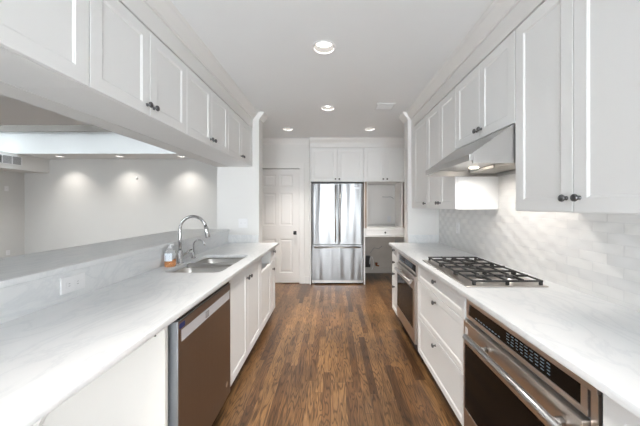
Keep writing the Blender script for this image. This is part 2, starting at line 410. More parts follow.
# skylight shaft
SH = plain('shaft_paint', (0.80, 0.82, 0.83), 0.7, var=0.0)
bm = NB()
bx(bm, SKX0-0.05, SKX1+0.05, SKY1, SKY1+0.05, H+0.021, 3.06); bx(bm, SKX0-0.05, SKX1+0.05, SKY0-0.05, SKY0, H+0.021, 3.06)
bx(bm, SKX0-0.05, SKX0, SKY0, SKY1, H+0.021, 3.06); bx(bm, SKX1, SKX1+0.05, SKY0, SKY1, H+0.021, 3.06)
struct('trim_1', bm, SH)
bm = NB()
w3 = thing('window_3', 'skylight glazing above the neighbouring room', 'window', ((SKX0+SKX1)/2, (SKY0+SKY1)/2, 3.28)); w3['kind'] = 'structure'
for y in (SKY0-0.05, SKY1-0.03): bx(bm, SKX0-0.05, SKX1+0.05, y, y+0.08, 3.0605, 3.34)
for x in (SKX0-0.05, SKX1-0.03): bx(bm, x, x+0.08, SKY0+0.031, SKY1-0.031, 3.0605, 3.34)
nb = 5
for k in range(1, nb):
    x = SKX0-0.03+(SKX1-SKX0)*k/nb; bx(bm, x, x+0.06, SKY0+0.031, SKY1-0.031, 3.28, 3.34)
obj('frame', bm, CURB, w3)
bm = NB(); bx(bm, SKX0-0.05, SKX1+0.05, SKY0-0.05, SKY1+0.05, 3.341, 3.347); obj('pane', bm, TINT, w3)

# right wall, back walls
box_struct('wall_right', WALLP, 1.362, 1.5, YB, 5.65, 0, H)
box_struct('wall_back', WALLP, -1.371, -0.40, 4.76, 4.86, 2.04, H)
bm = NB(); bx(bm, -1.371, -1.35, 4.76, 4.86, 0, 2.04); bx(bm, -0.565, -0.40, 4.76, 4.86, 0, 2.04); struct('wall_back_jamb', bm, WALLP)
bpy.data.objects['wall_back_jamb'].name = 'wall_rear'
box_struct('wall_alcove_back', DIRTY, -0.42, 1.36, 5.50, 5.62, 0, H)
box_struct('wall_alcove_left', WALLP, -0.42, -0.392, 4.861, 5.499, 0, H)
box_struct('wall_closet', WALLP, -1.37, -0.43, 5.5, 5.6, 0, H)
# wall between kitchen and living room: pony wall, header, end return, hall part
box_struct('wall_left', WALLP, -1.45, -1.322, YB, YE, 0, 1.054)
box_struct('wall_left_header', WALLP, -1.45, -1.305, YB, YE, 1.868, H)
box_struct('wall_left_end', WALLP, -1.45, -0.92, YE, YE+0.16, 0, H)
box_struct('wall_left_hall', WALLP, -1.449, -1.372, YE+0.161, 6.8, 0, H)
# matching stub wall on the right
box_struct('wall_right_end', WALLP, 0.955, 1.361, YE, YE+0.16, 0, H)
# living room
box_struct('wall_far', GREIGE, -7.9, -1.372, 6.8, 6.95, 0, H)
box_struct('wall_living_left', GREIGE, -7.95, -7.8, YB, 6.8, 0, H)
box_struct('wall_soffit', WALLP, -7.8, -7.17, YB, 6.8, 2.205, H)
# wall behind the camera with two window openings
bm = NB()
def wall_open(bm, x0, x1, ox0, ox1, oz0, oz1):
    bx(bm, x0, ox0, YB-0.12, YB, 0, H); bx(bm, ox1, x1, YB-0.12, YB, 0, H)
    bx(bm, ox0, ox1, YB-0.12, YB, 0, oz0); bx(bm, ox0, ox1, YB-0.12, YB, oz1, H)
wall_open(bm, -1.45, 0.0, -1.2, -0.28, 0.1, 2.4); wall_open(bm, 0.001, 1.5, 0.32, 1.2, 0.1, 2.4)
wall_open(bm, -7.9, -1.451, -6.9, -4.2, 0.9, 2.3)
struct('wall_behind', bm, WALLP)
for i, (a, b) in enumerate(((-1.2, -0.28), (-6.9, -4.2), (0.32, 1.2))):  # unseen windows, sized for the light; the living room one added to brighten
    zb, zt = (0.9, 2.3) if i == 1 else (0.1, 2.4)
    w = thing('window_%d' % (1, 2, 4)[i], 'unseen window behind the viewpoint, sized for its daylight', 'window', ((a+b)/2, YB-0.06, zb)); w['kind'] = 'structure'
    bm = NB()
    nm = 4 if i == 1 else 1
    for x in [a+(b-a)*k/nm for k in range(nm+1)]:
        bx(bm, max(a, x-0.03), min(b, x+0.03), YB-0.09, YB-0.03, zb, zt)
    bx(bm, a, b, YB-0.09, YB-0.03, zb, zb+0.07); bx(bm, a, b, YB-0.09, YB-0.03, zt-0.07, zt); bx(bm, a, b, YB-0.085, YB-0.035, 1.22, 1.27)
    obj('frame', bm, TRIM, w)
    bm = NB(); bx(bm, a, b, YB-0.062, YB-0.058, zb, zt); obj('pane', bm, PANE, w)

# crown mouldings and friezes
def crown_prof(x, sgn):   # (offset, z) outline; x = face of the frieze, sgn = direction into the room
    return [(x, 2.468), (x+sgn*0.012, 2.468), (x+sgn*0.016, 2.482), (x+sgn*0.038, 2.508), (x+sgn*0.058, 2.532), (x+sgn*0.062, 2.545), (x+sgn*0.072, 2.559), (x, 2.559)]
bm = NB(); prism(bm, crown_prof(-1.0, 1), 'y', YB, YE-0.001); bx(bm, -1.304, -1.0, YB, YE-0.001, 2.352, 2.559); struct('trim_2', bm, TRIM)
bm = NB(); prism(bm, crown_prof(1.0, -1), 'y', YB, YE-0.001); bx(bm, 1.0, 1.361, YB, YE-0.001, 2.352, 2.559); struct('trim_3', bm, TRIM)
bm = NB(); prism(bm, crown_prof(-0.919, 1), 'y', YE-0.02, YE+0.18); struct('trim_4', bm, TRIM)
bm = NB(); prism(bm, crown_prof(0.954, -1), 'y', YE-0.02, YE+0.18); struct('trim_5', bm, TRIM)
bm = NB(); prism(bm, [(p, q) for p, q in crown_prof(4.759, -1)], 'x', -1.371, -0.401); struct('trim_6', bm, TRIM)
bm = NB(); prism(bm, crown_prof(4.69, -1), 'x', -0.39, 1.30); bx(bm, -0.39, 1.36, 4.69, 5.45, 2.395, 2.559); struct('trim_7', bm, TRIM)

# ------------------------------------------------------------------ panelled door
def door_panels(t):
    bm = NB(); x0, x1, y, z0, z1 = -1.34, -0.585, 4.765, 0.012, 2.03
    xs = [x0, -1.225, -0.995, -0.93, -0.70, x1]; zs = [z0, 0.19, 0.79, 1.03, 1.60, 1.71, 1.93, z1]
    d = -1
    for i in range(5):
        for j in range(7):
            a, b, c, e = xs[i], xs[i+1], zs[j], zs[j+1]
            if i in (1, 3) and j in (1, 3, 5):
                def lp(k, yy): return [bm.verts.new((p, yy, q)) for p, q in ((a+k, c+k), (b-k, c+k), (b-k, e-k), (a+k, e-k))]
                L_ = [lp(0, y), lp(0.004, y+0.007), lp(0.016, y+0.010), lp(0.022, y+0.010), lp(0.045, y+0.003)]
                for A, B in zip(L_, L_[1:]):
                    for k in range(4): bm.faces.new((A[k], A[(k+1) % 4], B[(k+1) % 4], B[k]))
                bm.faces.new(L_[-1])
            else:
                bm.faces.new([bm.verts.new(p) for p in ((a, y, c), (b, y, c), (b, y, e), (a, y, e))])
    bx(bm, x0, x1, y+0.012, y+0.035, z0, z1)
    return obj('leaf', bm, DOORP, t)
d1 = thing('door_1', 'white six-panel door', 'door', (-0.96, 4.78, 0)); d1['kind'] = 'structure'
leaf = door_panels(d1)
bm = NB(); bx(bm, -0.685, -0.63, 4.757, 4.764, 0.865, 0.93, 0.002); obj('rosette', bm, BLACK, leaf)
bm = NB(); lathe(bm, (-0.657, 4.757, 0.897), (0, -1, 0), [(0, 0.012), (0.02, 0.01), (0.025, 0.022), (0.04, 0.027), (0.052, 0.022), (0.056, 0.001)]); obj('door_handle', bm, BLACK, leaf)
bm = NB()
for x0, x1 in ((-1.37, -1.345), (-0.58, -0.49)):
    bx(bm, x0, x1, 4.742, 4.7595, 0, 2.125, 0.003)
bx(bm, -1.37, -0.49, 4.740, 4.7595, 2.04, 2.13, 0.003)
bx(bm, -1.37, -0.48, 4.735, 4.7595, 2.125, 2.14)
struct('trim_8', bm, TRIM)
bm = NB(); bx(bm, -0.489, -0.40, 4.745, 4.7595, 0, 0.13, 0.003); struct('baseboard_back', bm, TRIM)
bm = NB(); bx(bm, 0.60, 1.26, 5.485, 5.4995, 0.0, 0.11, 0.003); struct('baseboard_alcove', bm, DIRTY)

# ------------------------------------------------------------------ countertops
CT = 0.914; SL = 0.03
def rr_outline(x0, x1, y0, y1): return [(x0, y0), (x1, y0), (x1, y1), (x0, y1)]
SX0, SX1, SY0, SY1 = -1.19, -0.785, 1.87, 2.55
bm = plate_holes(rr_outline(-1.318, -0.675, -0.9, YE-0.001), [rrect(SX0, SX1, SY0, SY1, 0.055)], CT-SL, CT, 0.003)
o = setp(obj('marble_countertop', bm, MARB), 'long white marble countertop holding the double sink on the left', 'countertop')
bm = plate_holes(rr_outline(0.715, 1.346, -0.9, YE-0.001), [rrect(0.80, 1.215, 1.545, 2.255, 0.02)], CT-SL, CT, 0.003)
o = setp(obj('marble_countertop', bm, MARB), 'white marble countertop on the right under the gas cooktop', 'countertop')
bm = NB(); bx(bm, -1.865, -1.29, -0.9, YE-0.001, 1.055, 1.085, 0.004)
setp(obj('raised_bar_top', bm, MARB), 'raised white marble bar ledge on top of the half wall behind the sink', 'bar top')
bm = NB(); bx(bm, -1.3215, -1.302, -0.9, YE-0.002, CT+0.0005, 1.0545)
setp(obj('marble_backsplash', bm, MARB), 'low marble riser between the sink countertop and the raised bar', 'backsplash')
bm = NB(); bx(bm, -1.301, -0.925, YE-0.02, YE-0.0005, CT+0.0005, CT+0.10, 0.002)
setp(obj('marble_backsplash', bm, MARB), 'short marble upstand at the end wall beyond the faucets', 'backsplash')
bm = NB(); bx(bm, 0.958, 1.34, YE-0.02, YE-0.0005, CT+0.0005, CT+0.10, 0.002)
setp(obj('marble_backsplash', bm, MARB), 'short marble upstand at the far end of the cooktop counter', 'backsplash')
bm = NB(); bx(bm, 1.35, 1.3615, -0.9, YE-0.0005, CT-0.03, 1.83)
setp(obj('tile_backsplash', bm, TILE), 'rippled white tile backsplash behind the gas cooktop', 'backsplash')

# ------------------------------------------------------------------ base cabinets, left
FL = Fr((-0.735, 0, 0), (0, 1, 0), (1, 0, 0))     # door fronts at x = -0.715
FRt = Fr((0.775, 0, 0), (0, 1, 0), (-1, 0, 0))    # door fronts at x = 0.755
TK = 0.10; BT = CT-SL-0.001
skc = cabinet('sink_cabinet', 'white two-door base cabinet under the sink, next to the dishwasher', 'cabinet', FL, 1.86, 2.70, 0.56, TK, BT,
        [('door', 1.865, 2.28, TK, 0.865, [(2.245, 0.775)]), ('door', 2.28, 2.695, TK, 0.865, [(2.315, 0.775)])], 'base cabinets', toe=TK, top=False)
t = cabinet('base_cabinet', 'white base cabinet with an empty drawer opening above its door', 'cabinet', FL, 2.70, 3.16, 0.56, TK, BT,
        [('door', 2.70, 3.155, TK, 0.70, [])], 'base cabinets', toe=TK, top=False)
bm = NB(); FL.box(bm, 2.702, 3.158, 0.0, 0.018, 0.865, 0.882); FL.box(bm, 2.719, 3.141, -0.5, 0.0, 0.69, 0.704)
FL.box(bm, 2.702, 2.73, 0.0, 0.018, 0.705, 0.865); FL.box(bm, 3.13, 3.158, 0.0, 0.018, 0.705, 0.865); obj('face_frame', bm, CAB, t)
cabinet('base_cabinet', 'narrow white base cabinet with one drawer and one door, farthest on the left', 'cabinet', FL, 3.16, YE-0.002, 0.56, TK, BT,
        [('drawer', 3.162, YE-0.004, 0.72, 0.88, [(3.27, 0.82)]), ('door', 3.162, YE-0.004, TK, 0.715, [(3.22, 0.62)])], 'base cabinets', toe=TK, top=False)
# end panels around the dishwasher and the open bay
bm = NB(); prism(bm, [(-1.30, 0.001), (-0.72, 0.001), (-0.72, BT), (-1.05, BT), (-1.30, 0.36)], 'y', 1.155, 1.175); e = obj('end_panel', bm, TAN); setp(e, 'white end panel left of the dishwasher with two small screw holes', 'panel')
bm = NB()
for q in ((-0.755, 0.845), (-0.775, 0.83), (-0.762, 0.82)): lathe(bm, (q[0], 1.1552, q[1]), (0, -1, 0), [(0, 0.005), (0.001, 0.005)], 10)
obj('screw_hole', bm, BLACK, e)
bm = NB()
prism(bm, [(-1.30, 0.40), (-1.30, 0.318), (-1.028, BT), (-1.066, BT)], 'y', 1.125, 1.148)
setp(obj('shelf_bracket', bm, TRIM), 'white slanted support bracket under the near end of the sink countertop', 'bracket')

# ------------------------------------------------------------------ dishwasher
DY0, DY1 = 1.20, 1.815
dw = thing('dishwasher', 'bronze-tinted stainless dishwasher with a silver pocket handle, under the sink countertop', 'dishwasher', (-1.0, 1.5, 0))
bm = NB(); bx(bm, -1.28, -0.765, DY0+0.015, DY1-0.012, 0.10, 0.865); obj('tub', bm, GREYP, dw)
bm = NB(); bx(bm, -0.765, -0.7405, DY0+0.004, DY1-0.004, 0.11, 0.868); bx(bm, -0.765, -0.693, DY0+0.02, DY1-0.012, 0.8595, 0.868); obj('gasket_dark_gap', bm, BLACK, dw)  # gasket, plus a black strip standing in for the dark gap above the door
bm = NB(); bx(bm, -0.740, -0.691, DY0, DY1, 0.12, 0.858, 0.003); door = obj('door', bm, GREYP, dw)
bm = NB(); y0, y1 = DY0+0.003, DY1-0.002
bx(bm, -0.6905, -0.688, y0, y1, 0.122, 0.757); bx(bm, -0.6905, -0.688, y0, y1, 0.812, 0.856)
bx(bm, -0.6905, -0.688, y0, y0+0.022, 0.757, 0.812); bx(bm, -0.6905, -0.688, y1-0.012, y1, 0.757, 0.812)
obj('front_skin', bm, SSB, door, 'bronze-tinted stainless front')
bm = NB(); bx(bm, -0.6908, -0.6895, y0+0.022, y1-0.012, 0.757, 0.812); bx(bm, -0.6895, -0.687, y0+0.022, y1-0.012, 0.806, 0.812)
obj('pocket_handle', bm, SILV, door, 'pale silver pocket handle')
bm = NB(); bx(bm, -0.6894, -0.687, 1.46, 1.50, 0.765, 0.80, 0.001); obj('latch', bm, GREYM, door)
bm = NB(); bx(bm, -0.6879, -0.6872, y0+0.006, y0+0.05, 0.822, 0.845); obj('sticker', bm, BLUES, door, 'dark blue sticker')
bm = NB(); lathe(bm, (-0.688, 1.755, 0.21), (1, 0, 0), [(0, 0.016), (0.001, 0.016)], 20); obj('badge', bm, SSW, door)
bm = NB(); bx(bm, -0.83, -0.815, DY0+0.01, DY1-0.01, 0.001, 0.098); obj('toe_kick', bm, BLACK, dw)
bm = NB(); bx(bm, -1.29, -0.735, 1.832, 1.8595, 0.10, BT); obj('filler_panel', bm, CAB, skc)

# ------------------------------------------------------------------ base cabinets and ovens, right
cabinet('drawer_cabinet', 'narrow white four-drawer stack at the far end of the cooktop run', 'cabinet', FRt, 3.07, YE-0.002, 0.56, TK, BT,
        [('drawer', 3.075, YE-0.01, z0, z1, [(3.225, zk)]) for z0, z1, zk in ((0.735, 0.88, 0.845), (0.59, 0.735, 0.70), (0.44, 0.59, 0.56), (0.10, 0.44, 0.405))],
        'base cabinets', toe=TK, top=False)
cabinet('drawer_cabinet', 'wide white three-drawer cabinet under the gas cooktop between two ovens', 'cabinet', FRt, 1.520, 2.365, 0.56, TK, BT,
        [('drawer', 1.522, 2.36, z0, z1, [(1.955, zk)]) for z0, z1, zk in ((0.725, 0.88, 0.825), (0.41, 0.722, 0.672), (0.10, 0.407, 0.36))],
        'base cabinets', toe=TK, top=False)
cabinet('base_cabinet', 'white base cabinet nearest on the right, past the near oven', 'cabinet', FRt, -0.6, 0.755, 0.56, TK, BT,
        [('door', -0.6, 0.08, TK, 0.88, []), ('door', 0.08, 0.75, TK, 0.88, [])], 'base cabinets', toe=TK, top=False)

def oven(y0, y1, label, keys=True):
    t = thing('wall_oven', label, 'oven', (1.0, (y0+y1)/2, 0))
    xf = 0.770     # face of the chassis
    bm = NB(); bx(bm, xf+0.02, 1.30, y0+0.012, y1-0.012, 0.10, 0.868); bx(bm, xf+0.003, xf+0.02, y0+0.004, y1-0.004, 0.11, 0.872); obj('chassis', bm, GREYP, t)
    bm = NB()
    zc0, zc1 = 0.752, 0.862
    bx(bm, xf-0.012, xf+0.002, y0+0.002, y1-0.002, zc1-0.026, zc1, 0.002); bx(bm, xf-0.012, xf+0.002, y0+0.03, y1-0.002, zc0, zc0+0.02, 0.002)
    bx(bm, xf-0.012, xf+0.002, y0+0.03, y0+0.052, zc0+0.02, zc1-0.026); bx(bm, xf-0.012, xf+0.002, y1-0.025, y1-0.002, zc0+0.02, zc1-0.026)
    bx(bm, xf-0.008, xf+0.002, y0+0.002, y0+0.024, 0.11, zc1-0.027)
    obj('trim_frame', bm, SSW, t)
    bm = NB(); bx(bm, xf-0.009, xf+0.002, y0+0.0525, y1-0.0255, zc0+0.0205, zc1-0.0265, 0.0)
    cp = obj('control_panel', bm, BGLASS, t, 'black glass control panel')
    if keys:
        bm = NB(); rnd = random.Random(3)
        for j, zz in enumerate((0.787, 0.799, 0.811, 0.823)):
            for k in range(9):
                yy = y0+0.17+k*0.027
                bx(bm, xf-0.0098, xf-0.0091, yy, yy+0.011+rnd.random()*0.008, zz, zz+0.003)
        obj('key_print', bm, KEYM, cp, 'pale blue touch key markings'); bm = NB()
        for k in range(9): bx(bm, xf-0.0098, xf-0.0091, y0+0.45+k*0.024, y0+0.463+k*0.024, 0.782, 0.786)
        obj('key_print', bm, KEYM, cp, 'pale blue touch key markings')
    z0, z1 = 0.135, 0.742
    bm = NB()      # door frame with a window opening
    ya, yb = y0+0.028, y1-0.004
    bx(bm, xf-0.030, xf+0.001, ya, yb, 0.615, z1, 0.003); bx(bm, xf-0.030, xf+0.001, ya, yb, z0, 0.255, 0.003)
    bx(bm, xf-0.030, xf+0.001, ya, ya+0.055, 0.255, 0.615); bx(bm, xf-0.030, xf+0.001, yb-0.012, yb, 0.255, 0.615)
    d = obj('door', bm, SSW, t)
    bm = NB(); bx(bm, xf-0.028, xf-0.002, ya+0.0555, yb-0.0125, 0.2555, 0.6145); obj('window', bm, BGLASS, d, 'black glass oven window')
    bm = NB(); hy0, hy1 = ya+0.012, yb-0.094; hx = xf-0.068
    tube(bm, [(hx, hy0, 0.69), (hx, hy1, 0.69)], 0.0145, 18)
    for y in (hy0+0.055, hy1-0.13): tube(bm, [(hx+0.002, y, 0.69), (xf-0.0305, y, 0.69)], [0.011, 0.013], 12)
    obj('handle', bm, SS, d, 'stainless bar handle')
    bm = NB(); bx(bm, xf-0.0312, xf-0.0302, yb-0.045, yb-0.02, 0.665, 0.71); obj('label', bm, WPLAST, d)
    bm = NB(); bx(bm, 0.80, 0.815, y0+0.01, y1-0.01, 0.001, 0.098); obj('toe_kick', bm, BLACK, t)
    return t
oven(0.765, 1.512, 'large stainless oven nearest the viewer with a black touch panel')
oven(2.372, 3.062, 'stainless oven beyond the cooktop drawers, farther from the viewer')
bm = NB(); bx(bm, 0.7555, 0.775, 1.546, 1.554, 0.10, BT); bx(bm, 0.7555, 0.775, 2.3655, 2.3715, 0.10, BT); bx(bm, 0.7555, 0.775, 3.0625, 3.0695, 0.10, BT)
bm.free()

# ------------------------------------------------------------------ gas cooktop
ck = thing('gas_cooktop', 'stainless gas cooktop with black cast iron grates set in the right countertop', 'cooktop', (1.02, 1.9, CT))
X0, X1, Y0, Y1 = 0.765, 1.235, 1.525, 2.275
bm = NB(); bx(bm, X0, X1, Y0, Y1, CT+0.0005, CT+0.008, 0.003); bx(bm, 0.805, 1.21, 1.55, 2.25, CT-0.028, CT+0.0005)
obj('steel_tray', bm, SSW, ck)
cells = [(Y0+0.015+k*0.2405, Y0+0.015+k*0.2405+0.2365) for k in range(3)]
burn = []
for k, (a, b) in enumerate(cells):
    bm = NB(); xa, xb = X0+0.045, X1-0.02; z = CT+0.037; h = 0.010; w = 0.009
    bx(bm, xa, xb, a, a+w, z-h, z, 0.002); bx(bm, xa, xb, b-w, b, z-h, z, 0.002)
    bx(bm, xa, xa+w, a+w, b-w, z-h, z, 0.002); bx(bm, xb-w, xb, a+w, b-w, z-h, z, 0.002)
    cs = [(xa+xb)/2] if k == 1 else [xa+(xb-xa)*0.27, xa+(xb-xa)*0.73]
    ym = (a+b)/2
    if len(cs) == 2: bx(bm, (xa+xb)/2-w/2, (xa+xb)/2+w/2, a+w, b-w, z-h, z, 0.002)
    for cx in cs:
        burn.append((cx, ym, 0.052 if k == 1 else 0.038))
        bx(bm, cx-w/2, cx+w/2, a+w, ym-0.025, z-h, z+0.003); bx(bm, cx-w/2, cx+w/2, ym+0.025, b-w, z-h, z+0.003)
        lim = 0.105 if len(cs) == 2 else 0.21
        bx(bm, cx-lim, cx-0.03, ym-w/2, ym+w/2, z-h, z+0.003); bx(bm, cx+0.03, cx+lim, ym-w/2, ym+w/2, z-h, z+0.003)
    if k == 1:
        for xx in (xa+0.1, xb-0.1): bx(bm, xx-w/2, xx+w/2, a+w, b-w, z-h, z, 0.002)
    for fx in (xa+0.003, (xa+xb)/2-0.007, xb-0.017):
        for fy in (a, b-0.014): bx(bm, fx, fx+0.014, fy, fy+0.014, CT+0.008, z-0.004)
    obj('grate', bm, IRON, ck)
for cx, cy, r in burn:
    bm = NB(); lathe(bm, (cx, cy, CT+0.008), (0, 0, 1), [(0, r*1.5), (0.004, r*1.45), (0.006, r*0.95), (0.014, r*0.9)], 24); br = obj('burner', bm, SS, ck)
    bm = NB(); lathe(bm, (cx, cy, CT+0.0222), (0, 0, 1), [(0, r*0.8), (0.004, r*0.85), (0.010, r*0.8), (0.012, r*0.4)], 24); obj('burner_cap', bm, IRON, br)
for k in range(5):
    bm = NB(); lathe(bm, (X0+0.022, Y0+0.2+k*0.1, CT+0.0082), (0, 0, 1), [(0, 0.015), (0.01, 0.0135), (0.012, 0.009)], 18)
    bm.free() 

# ------------------------------------------------------------------ sink, faucets, bottle
sk = thing('kitchen_sink', 'stainless double-bowl undermount sink in the left countertop', 'sink', ((SX0+SX1)/2, (SY0+SY1)/2, 0.70))
def bowl(y0, y1):
    bm = NB(); zt = CT-SL-0.002; x0, x1 = SX0-0.006, SX1+0.006
    levels = [(-0.018, zt), (0.0, zt), (0.006, zt-0.008), (0.010, zt-0.08), (0.014, zt-0.15), (0.028, zt-0.172), (0.06, zt-0.18)]
    rings = []
    for i, z in levels:
        r = max(0.012, 0.065-i*0.5) if i >= 0 else 0.075
        ii = i
        a0, a1 = (y0+ii, y1-ii)
        rings.append([bm.verts.new((p[0], p[1], z)) for p in rrect(x0+ii, x1-ii, a0, a1, r)])
    for A, B in zip(rings, rings[1:]):
        n = len(A)
        for k in range(n):
            f = bm.faces.new((A[k], A[(k+1) % n], B[(k+1) % n], B[k])); f.smooth = True
    bm.faces.new(rings[-1])
    b = obj('bowl', bm, SINKM, sk)
    bm = NB(); lathe(bm, ((x0+x1)/2, (y0+y1)/2, zt-0.1795), (0, 0, 1), [(0, 0.045), (0.003, 0.052), (0.002, 0.03), (0.0025, 0.001)], 24); obj('drain', bm, CHROME, b)
ymid = (SY0+SY1)/2
bowl(SY0-0.006, ymid-0.030); bowl(ymid+0.030, SY1+0.006)
bm = NB(); bx(bm, SX0, SX1, ymid-0.02, ymid+0.02, CT-0.05, CT-0.012, 0.006); obj('divider', bm, SS, sk)

fx, fy = -1.228, 2.165
fc = thing('kitchen_faucet', 'tall chrome gooseneck pull-down faucet behind the sink', 'faucet', (fx, fy, CT))
bm = NB(); lathe(bm, (fx, fy, CT+0.0005), (0, 0, 1), [(0, 0.027), (0.006, 0.026), (0.01, 0.019), (0.10, 0.019), (0.105, 0.015)], 20); obj('base', bm, CHROME, fc)
arc = [(fx, fy, CT+0.10), (fx, fy, CT+0.20), (fx, fy, CT+0.27)]
R = 0.105
for k in range(1, 13):
    a = PI - PI*0.93*k/12; arc.append((fx+R+R*math.cos(a), fy-0.0*k, CT+0.275+R*math.sin(a)))
bm = NB(); tube(bm, arc, 0.012, 14); obj('spout', bm, CHROME, fc)
e_ = arc[-1]; bm = NB(); tube(bm, [e_, (e_[0]+0.005, e_[1], e_[2]-0.02), (e_[0]+0.018, e_[1], e_[2]-0.085), (e_[0]+0.019, e_[1], e_[2]-0.09)], [0.013, 0.0155, 0.018, 0.014], 14); sh = obj('spray_head', bm, CHROME, fc)
bm = NB(); tube(bm, [(fx, fy+0.016, CT+0.06), (fx+0.01, fy+0.045, CT+0.065), (fx+0.035, fy+0.115, CT+0.095)], [0.012, 0.009, 0.006], 12); obj('lever', bm, CHROME, fc)
gx, gy = -1.235, 2.39
f2 = thing('filter_faucet', 'small chrome hooked water faucet right of the tall gooseneck one', 'faucet', (gx, gy, CT))
bm = NB(); lathe(bm, (gx, gy, CT+0.0005), (0, 0, 1), [(0, 0.02), (0.005, 0.019), (0.012, 0.011), (0.05, 0.011), (0.055, 0.007)], 18); obj('base', bm, CHROME, f2)
a2 = [(gx, gy, CT+0.05), (gx, gy, CT+0.11)]
for k in range(1, 11):
    a = PI - PI*0.9*k/10; a2.append((gx+0.048+0.048*math.cos(a), gy, CT+0.115+0.048*math.sin(a)))
a2.append((a2[-1][0]+0.004, gy, a2[-1][2]-0.02))
bm = NB(); tube(bm, a2, 0.0065, 12); obj('spout', bm, CHROME, f2)
bm = NB(); tube(bm, [(gx-0.009, gy-0.008, CT+0.045), (gx-0.03, gy-0.03, CT+0.055)], 0.0045, 10); obj('lever', bm, CHROME, f2)

sx, sy = -1.243, 2.06
sb = thing('soap_bottle', 'clear soap bottle with orange liquid beside the tall faucet', 'bottle', (sx, sy, CT))
bm = NB(); lathe(bm, (sx, sy, CT+0.056), (0, 0, 1), [(0, 0.0385), (0.05, 0.038), (0.075, 0.028), (0.082, 0.013)], 24); obj('clear_body', bm, CLEAR, sb)
bm = NB(); lathe(bm, (sx, sy, CT+0.0005), (0, 0, 1), [(0, 0.035), (0.004, 0.0385), (0.055, 0.0385)], 24); obj('orange_liquid', bm, ORANGE, sb, 'orange liquid soap')
bm = NB()
for k in range(10):
    a, b = math.radians(-130+k*9), math.radians(-130+(k+1)*9); r = 0.0394
    bm.faces.new([bm.verts.new((sx+r*math.cos(q), sy+r*math.sin(q), CT+z)) for q, z in ((a, 0.045), (b, 0.045), (b, 0.105), (a, 0.105))])
lb = obj('label', bm, LABELM, sb, 'pale blue bottle label')
bm = NB()
for i, zz in enumerate((0.055, 0.068, 0.08, 0.092)):
    a, b = math.radians(-112), math.radians(-70+i*3); r = 0.0402
    bm.faces.new([bm.verts.new((sx+r*math.cos(q), sy+r*math.sin(q), CT+z)) for q, z in ((a, zz), (b, zz), (b, zz+0.005), (a, zz+0.005))])
obj('label_print', bm, BLUES, lb)
bm = NB(); lathe(bm, (sx, sy, CT+0.138), (0, 0, 1), [(0, 0.014), (0.012, 0.014), (0.016, 0.005), (0.026, 0.005)], 16)
tube(bm, [(sx-0.008, sy, CT+0.167), (sx+0.034, sy-0.008, CT+0.166)], 0.005, 10); obj('pump', bm, WPLAST, sb)

# ------------------------------------------------------------------ upper cabinets
UL = Fr((-1.02, 0, 0), (0, 1, 0), (1, 0, 0)); UR = Fr((1.02, 0, 0), (0, 1, 0), (-1, 0, 0))
yl = [-0.40, -0.02, 0.355, 0.73, 1.107, 1.475, 1.848, 2.23, 2.59, 2.97, 3.36]
lab = ['white wall cabinet above the bar opening, behind the viewpoint end',
       'white wall cabinet over the bar opening, nearest and cut by the left edge',
       'white wall cabinet over the bar opening with the largest visible pair of dark knobs',
       'white wall cabinet over the bar opening, third pair of doors',
       'white wall cabinet over the bar opening, last one against the end wall']
# pairs share a gap with both knobs
pairs = [(-0.02, 0.355, 0.73), (0.73, 0.73, 1.107), (1.107, 1.475, 1.848), (1.848, 2.23, 2.59), (2.59, 2.97, 3.36)]
for i, (a, m_, b) in enumerate(pairs):
    if a == m_:   # single wide bay cut by the frame
        fr_ = [('door', a, b-0.001, 1.87, 2.343, [])]
    else:
        fr_ = [('door', a, m_, 1.87, 2.343, [(m_-0.027, 1.925)]), ('door', m_, b, 1.87, 2.343, [(m_+0.027, 1.925)])]
    cabinet('wall_cabinet', lab[i], 'cabinet', UL, a, b, 0.283, 1.87, 2.35, fr_, 'wall cabinets on the left')
bm = NB(); bx(bm, -1.303, -1.003, 3.361, YE-0.001, 1.87, 2.351); setp(obj('filler_strip', bm, CAB), 'thin white filler strip between the left wall cabinets and the end wall', 'panel')

cabinet('wall_cabinet', 'large white two-door wall cabinet nearest on the right beside the hood', 'cabinet', UR, 0.76, 1.465, 0.329, 1.35, 2.35,
        [('door', 1.112, 1.463, 1.352, 2.343, [(1.142, 1.412)]), ('door', 0.762, 1.112, 1.352, 2.343, [(1.082, 1.412)])], 'wall cabinets on the right')
cabinet('wall_cabinet', 'white wall cabinet at the right edge of the picture', 'cabinet', UR, 0.0, 0.759, 0.329, 1.35, 2.35,
        [('door', 0.38, 0.757, 1.352, 2.343, []), ('door', 0.0, 0.38, 1.352, 2.343, [])], 'wall cabinets on the right')
cabinet('wall_cabinet', 'short white two-door wall cabinet directly above the range hood', 'cabinet', UR, 1.466, 2.17, 0.329, 1.832, 2.35,
        [('door', 1.468, 1.82, 1.834, 2.343, [(1.793, 1.893)]), ('door', 1.82, 2.168, 1.834, 2.343, [(1.847, 1.893)])], 'wall cabinets on the right')
cabinet('wall_cabinet', 'tall white two-door wall cabinet just beyond the range hood', 'cabinet', UR, 2.171, 2.83, 0.329, 1.35, 2.35,
        [('door', 2.173, 2.50, 1.352, 2.343, [(2.473, 1.405)]), ('door', 2.50, 2.828, 1.352, 2.343, [(2.527, 1.405)])], 'wall cabinets on the right')
cabinet('wall_cabinet', 'narrow white one-door wall cabinet at the far end beside the end wall', 'cabinet', UR, 2.831, 3.27, 0.329, 1.35, 2.35,
        [('door', 2.833, 3.268, 1.352, 2.343, [(2.87, 1.405)])], 'wall cabinets on the right')
bm = NB(); bx(bm, 1.002, 1.349, 3.271, YE-0.001, 1.35, 2.351); setp(obj('filler_strip', bm, CAB), 'white filler strip between the far right wall cabinet and the end wall', 'panel')

